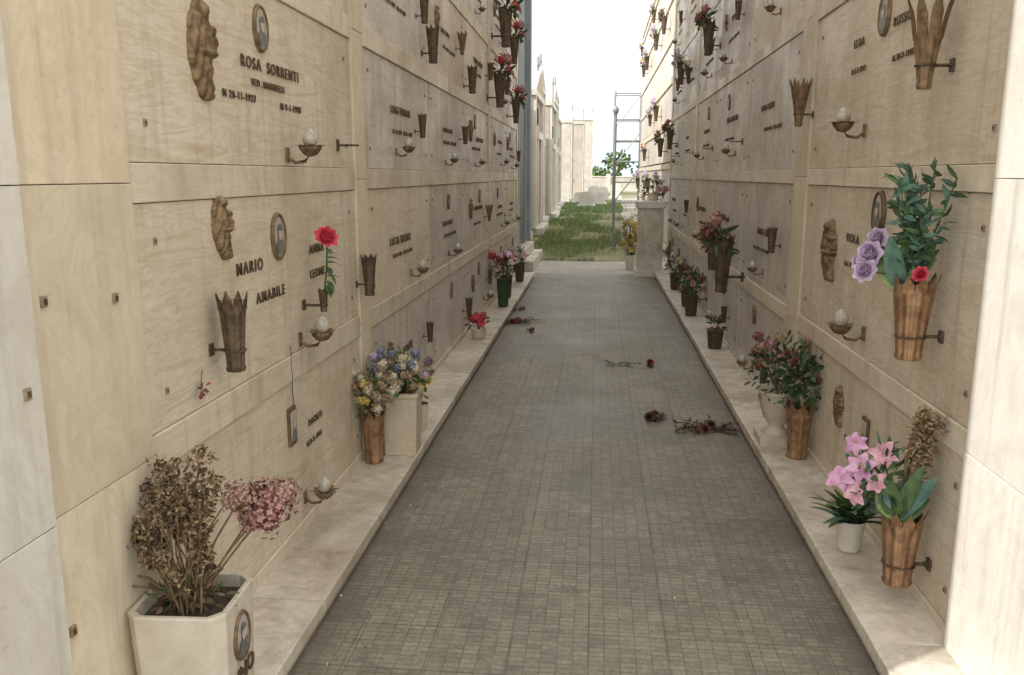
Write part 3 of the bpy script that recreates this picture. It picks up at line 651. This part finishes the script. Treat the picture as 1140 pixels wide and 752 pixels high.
chapel(-1.75,17.2,20.2,3.9,'chapel',False); chapel(-1.6,20.9,24,3.4,'chapel2'); chapel(-1.8,24.8,28,4.0,'chapel'); chapel(-1.65,29,32.5,3.8,'chapel2',False); chapel(-1.8,33.5,37,4.3,'chapel'); chapel(-1.9,38.5,43,4.0,'chapel',False)
chapel(-1.5,47,50,4.3,'chapel'); chapel(-1.0,55,58,4.7,'chapel2',False); chapel(-.5,66,70,5.6,'chapel')
# second niche wall on the right, open air
par=empty('burial_niche_wall'); b=MB(); b.box(1.42,4.2,16,27,0,5.6,'stucco'); b.box(1.28,4.3,15.9,27.1,5.6,5.75,'white'); b.obj('wall_core',parent=par)
for k in range(6):
    for j in range(7):
        y0=16+k*1.83; z0=.2+j*.76; mb=MB(); mb.box(-.05,.0,-.89,.89,-.33,.33,R.choice(['slabfar','slab'])); mb.obj('niche_slab',Matrix.Translation((1.38,y0+.915,z0+.36)),par,.004)
        q=W('R',y0+.9+R.uniform(-.3,.3),z0+.3,0); q.translation.x=1.33
        if R.random()<.5: put('wall_vase_flowers',R.choice([bq[1],bq[3],bq[4],bq[1]]),q@Matrix.Scale(R.uniform(1.0,1.6),4))
for j in range(8):
    mb=MB(); mb.box(1.30,1.43,16,27,.09+j*.76,.19+j*.76,'band'); mb.obj('stone_band',None,par)
# lamp post, scaffold, headstones
mb=MB(); mb.tube([(0,0,0),(0,0,2.75)],.028,'steel',8); mb.lathe([(.05,0),(.05,.02),(.024,.03)],'steel'); mb.lathe([(.03,2.72),(.06,2.78),(.065,2.84),(.02,2.9),(.001,2.91)],'steel'); mb.obj('lamp_post',Matrix.Translation((.35,17.7,-.02)))
mb=MB()
for x in (0,1.15):
    for y in (0,1.0): mb.tube([(x,y,0),(x,y,5.1)],.045,'steel',6)
for z in (.3,1.2,2.1,3.0,3.9,5.0):
    for y in (0,1.0): mb.tube([(0,y,z),(1.15,y,z)],.03,'steel',6)
    for x in (0,1.15): mb.tube([(x,0,z),(x,1,z)],.03,'steel',6)
for z in (.3,1.9,3.5): mb.tube([(0,0,z),(1.15,0,z+1.5)],.025,'steel',6)
mb.box(0,1.15,.1,.9,2.95,3.0,'tan')
mb.obj('scaffold_tower',Matrix.Translation((.72,38,-.02)))
for x,y,h in ((-.5,40,.7),(.1,43,.6),(-.2,49,.9),(.35,52,.8),(-.9,45,.55),(1.2,56,1.0)):
    mb=MB(); mb.box(-.32,.32,-.08,.08,.1,h*.8,'white'); n=10
    f=[(.32*math.cos(math.pi*k/n),h*.8+.2*math.sin(math.pi*k/n)) for k in range(n+1)]
    mb.ring([[(a,-.08,b_) for a,b_ in f],[(a,.08,b_) for a,b_ in f]],'white',False,True,True); mb.cap([(a,-.08,b_) for a,b_ in f],'white'); mb.cap([(a,.08,b_) for a,b_ in f],'white',True)
    mb.box(-.42,.42,-.2,1.3,0,.12,'white'); mb.obj('gravestone',Matrix.Translation((x,y,-.02)))
mb=MB(); mb.box(-12,14,78,78.3,0,1.3,'chapel'); mb.box(-12,14,77.95,78.35,1.3,1.4,'white')
for k in range(9): mb.box(-12+k*3.2,-11.6+k*3.2,77.9,78.4,0,1.6,'white')
mb.obj('boundary_wall')
# tree row + hill
mb=MB()
for k in range(22):
    x=-20+k*1.9+R.uniform(-.8,.8); y=R.uniform(84,105); h=R.uniform(1.8,4.2)
    mb.tube([(x,y,0),(x+.1,y,h*.5),(x,y,h*.8)],[.18,.12,.05],'brown',6)
    for q in range(240):
        d=rdir(.9); p=V((x,y,h*.62))+V((d.x*1.5,d.y*1.5,d.z*h*.42))*R.uniform(.5,1.05); mb.leaf(p,rdir(),rdir(),.45,.28,R.choice(['green','dkgreen','ltgreen']),.3,2)
mb.obj('distant_trees')
M['hill']=simple('hazy_hillside',(.36,.45,.53),(.43,.52,.58),.01,1.0,0,0)  # distance haze is put into the bluish base colour
mb=MB(); rows=[]
for j in range(14):
    rows.append([(x*14,900+j*30,(math.sin(math.pi*j/26)*(84+40*noise.noise(V((x*.09,j*.15,2)))+14*noise.noise(V((x*.4,j*.3,8)))))-2) for x in range(-70,71)])
mb.ring(rows,'hill',False,True); mb.obj('hill')
# ------------------------------------------------------------ light
el=math.radians(40); az=V((.83,.56)).normalized()
d=V((az.x*math.cos(el),az.y*math.cos(el),-math.sin(el)))
sl=bpy.data.lights.new('sun','SUN'); sl.energy=5; sl.angle=math.radians(.5); sl.color=(1,.96,.89)
so=bpy.data.objects.new('sun',sl); so.rotation_euler=d.to_track_quat('-Z','Y').to_euler(); scene.collection.objects.link(so)
w=bpy.data.worlds.new('World'); scene.world=w; w.use_nodes=True; nt=w.node_tree
sk=nt.nodes.new('ShaderNodeTexSky'); sk.sky_type='NISHITA'; sk.sun_disc=False; sk.sun_elevation=el; sk.sun_rotation=math.atan2(-az.x,-az.y)
sk.dust_density=3; sk.air_density=1.0; sk.ozone_density=1
bg=nt.nodes['Background']
hz=mixc(nt,.82,sk.outputs[0],(12.6,12.2,11.6))      # bright white haze mixed into the sky colour to lift sky and shade
nt.links.new(hz,bg.inputs[0]); bg.inputs[1].default_value=.15
# ------------------------------------------------------------ camera
cam=bpy.data.cameras.new('camera'); co=bpy.data.objects.new('camera',cam); scene.collection.objects.link(co)
cam.sensor_width=36; cam.lens=930/1140*36; cam.clip_start=.05; cam.clip_end=6000
wv=V((-.0980,.9767,-.1910)).normalized(); r=wv.cross(V((0,0,1))).normalized(); u=r.cross(wv)
co.matrix_world=Matrix(((r.x,u.x,-wv.x,0),(r.y,u.y,-wv.y,0),(r.z,u.z,-wv.z,1.5),(0,0,0,1)))
scene.camera=co
scene.view_settings.view_transform='Standard'; scene.view_settings.look='None'; scene.view_settings.exposure=0
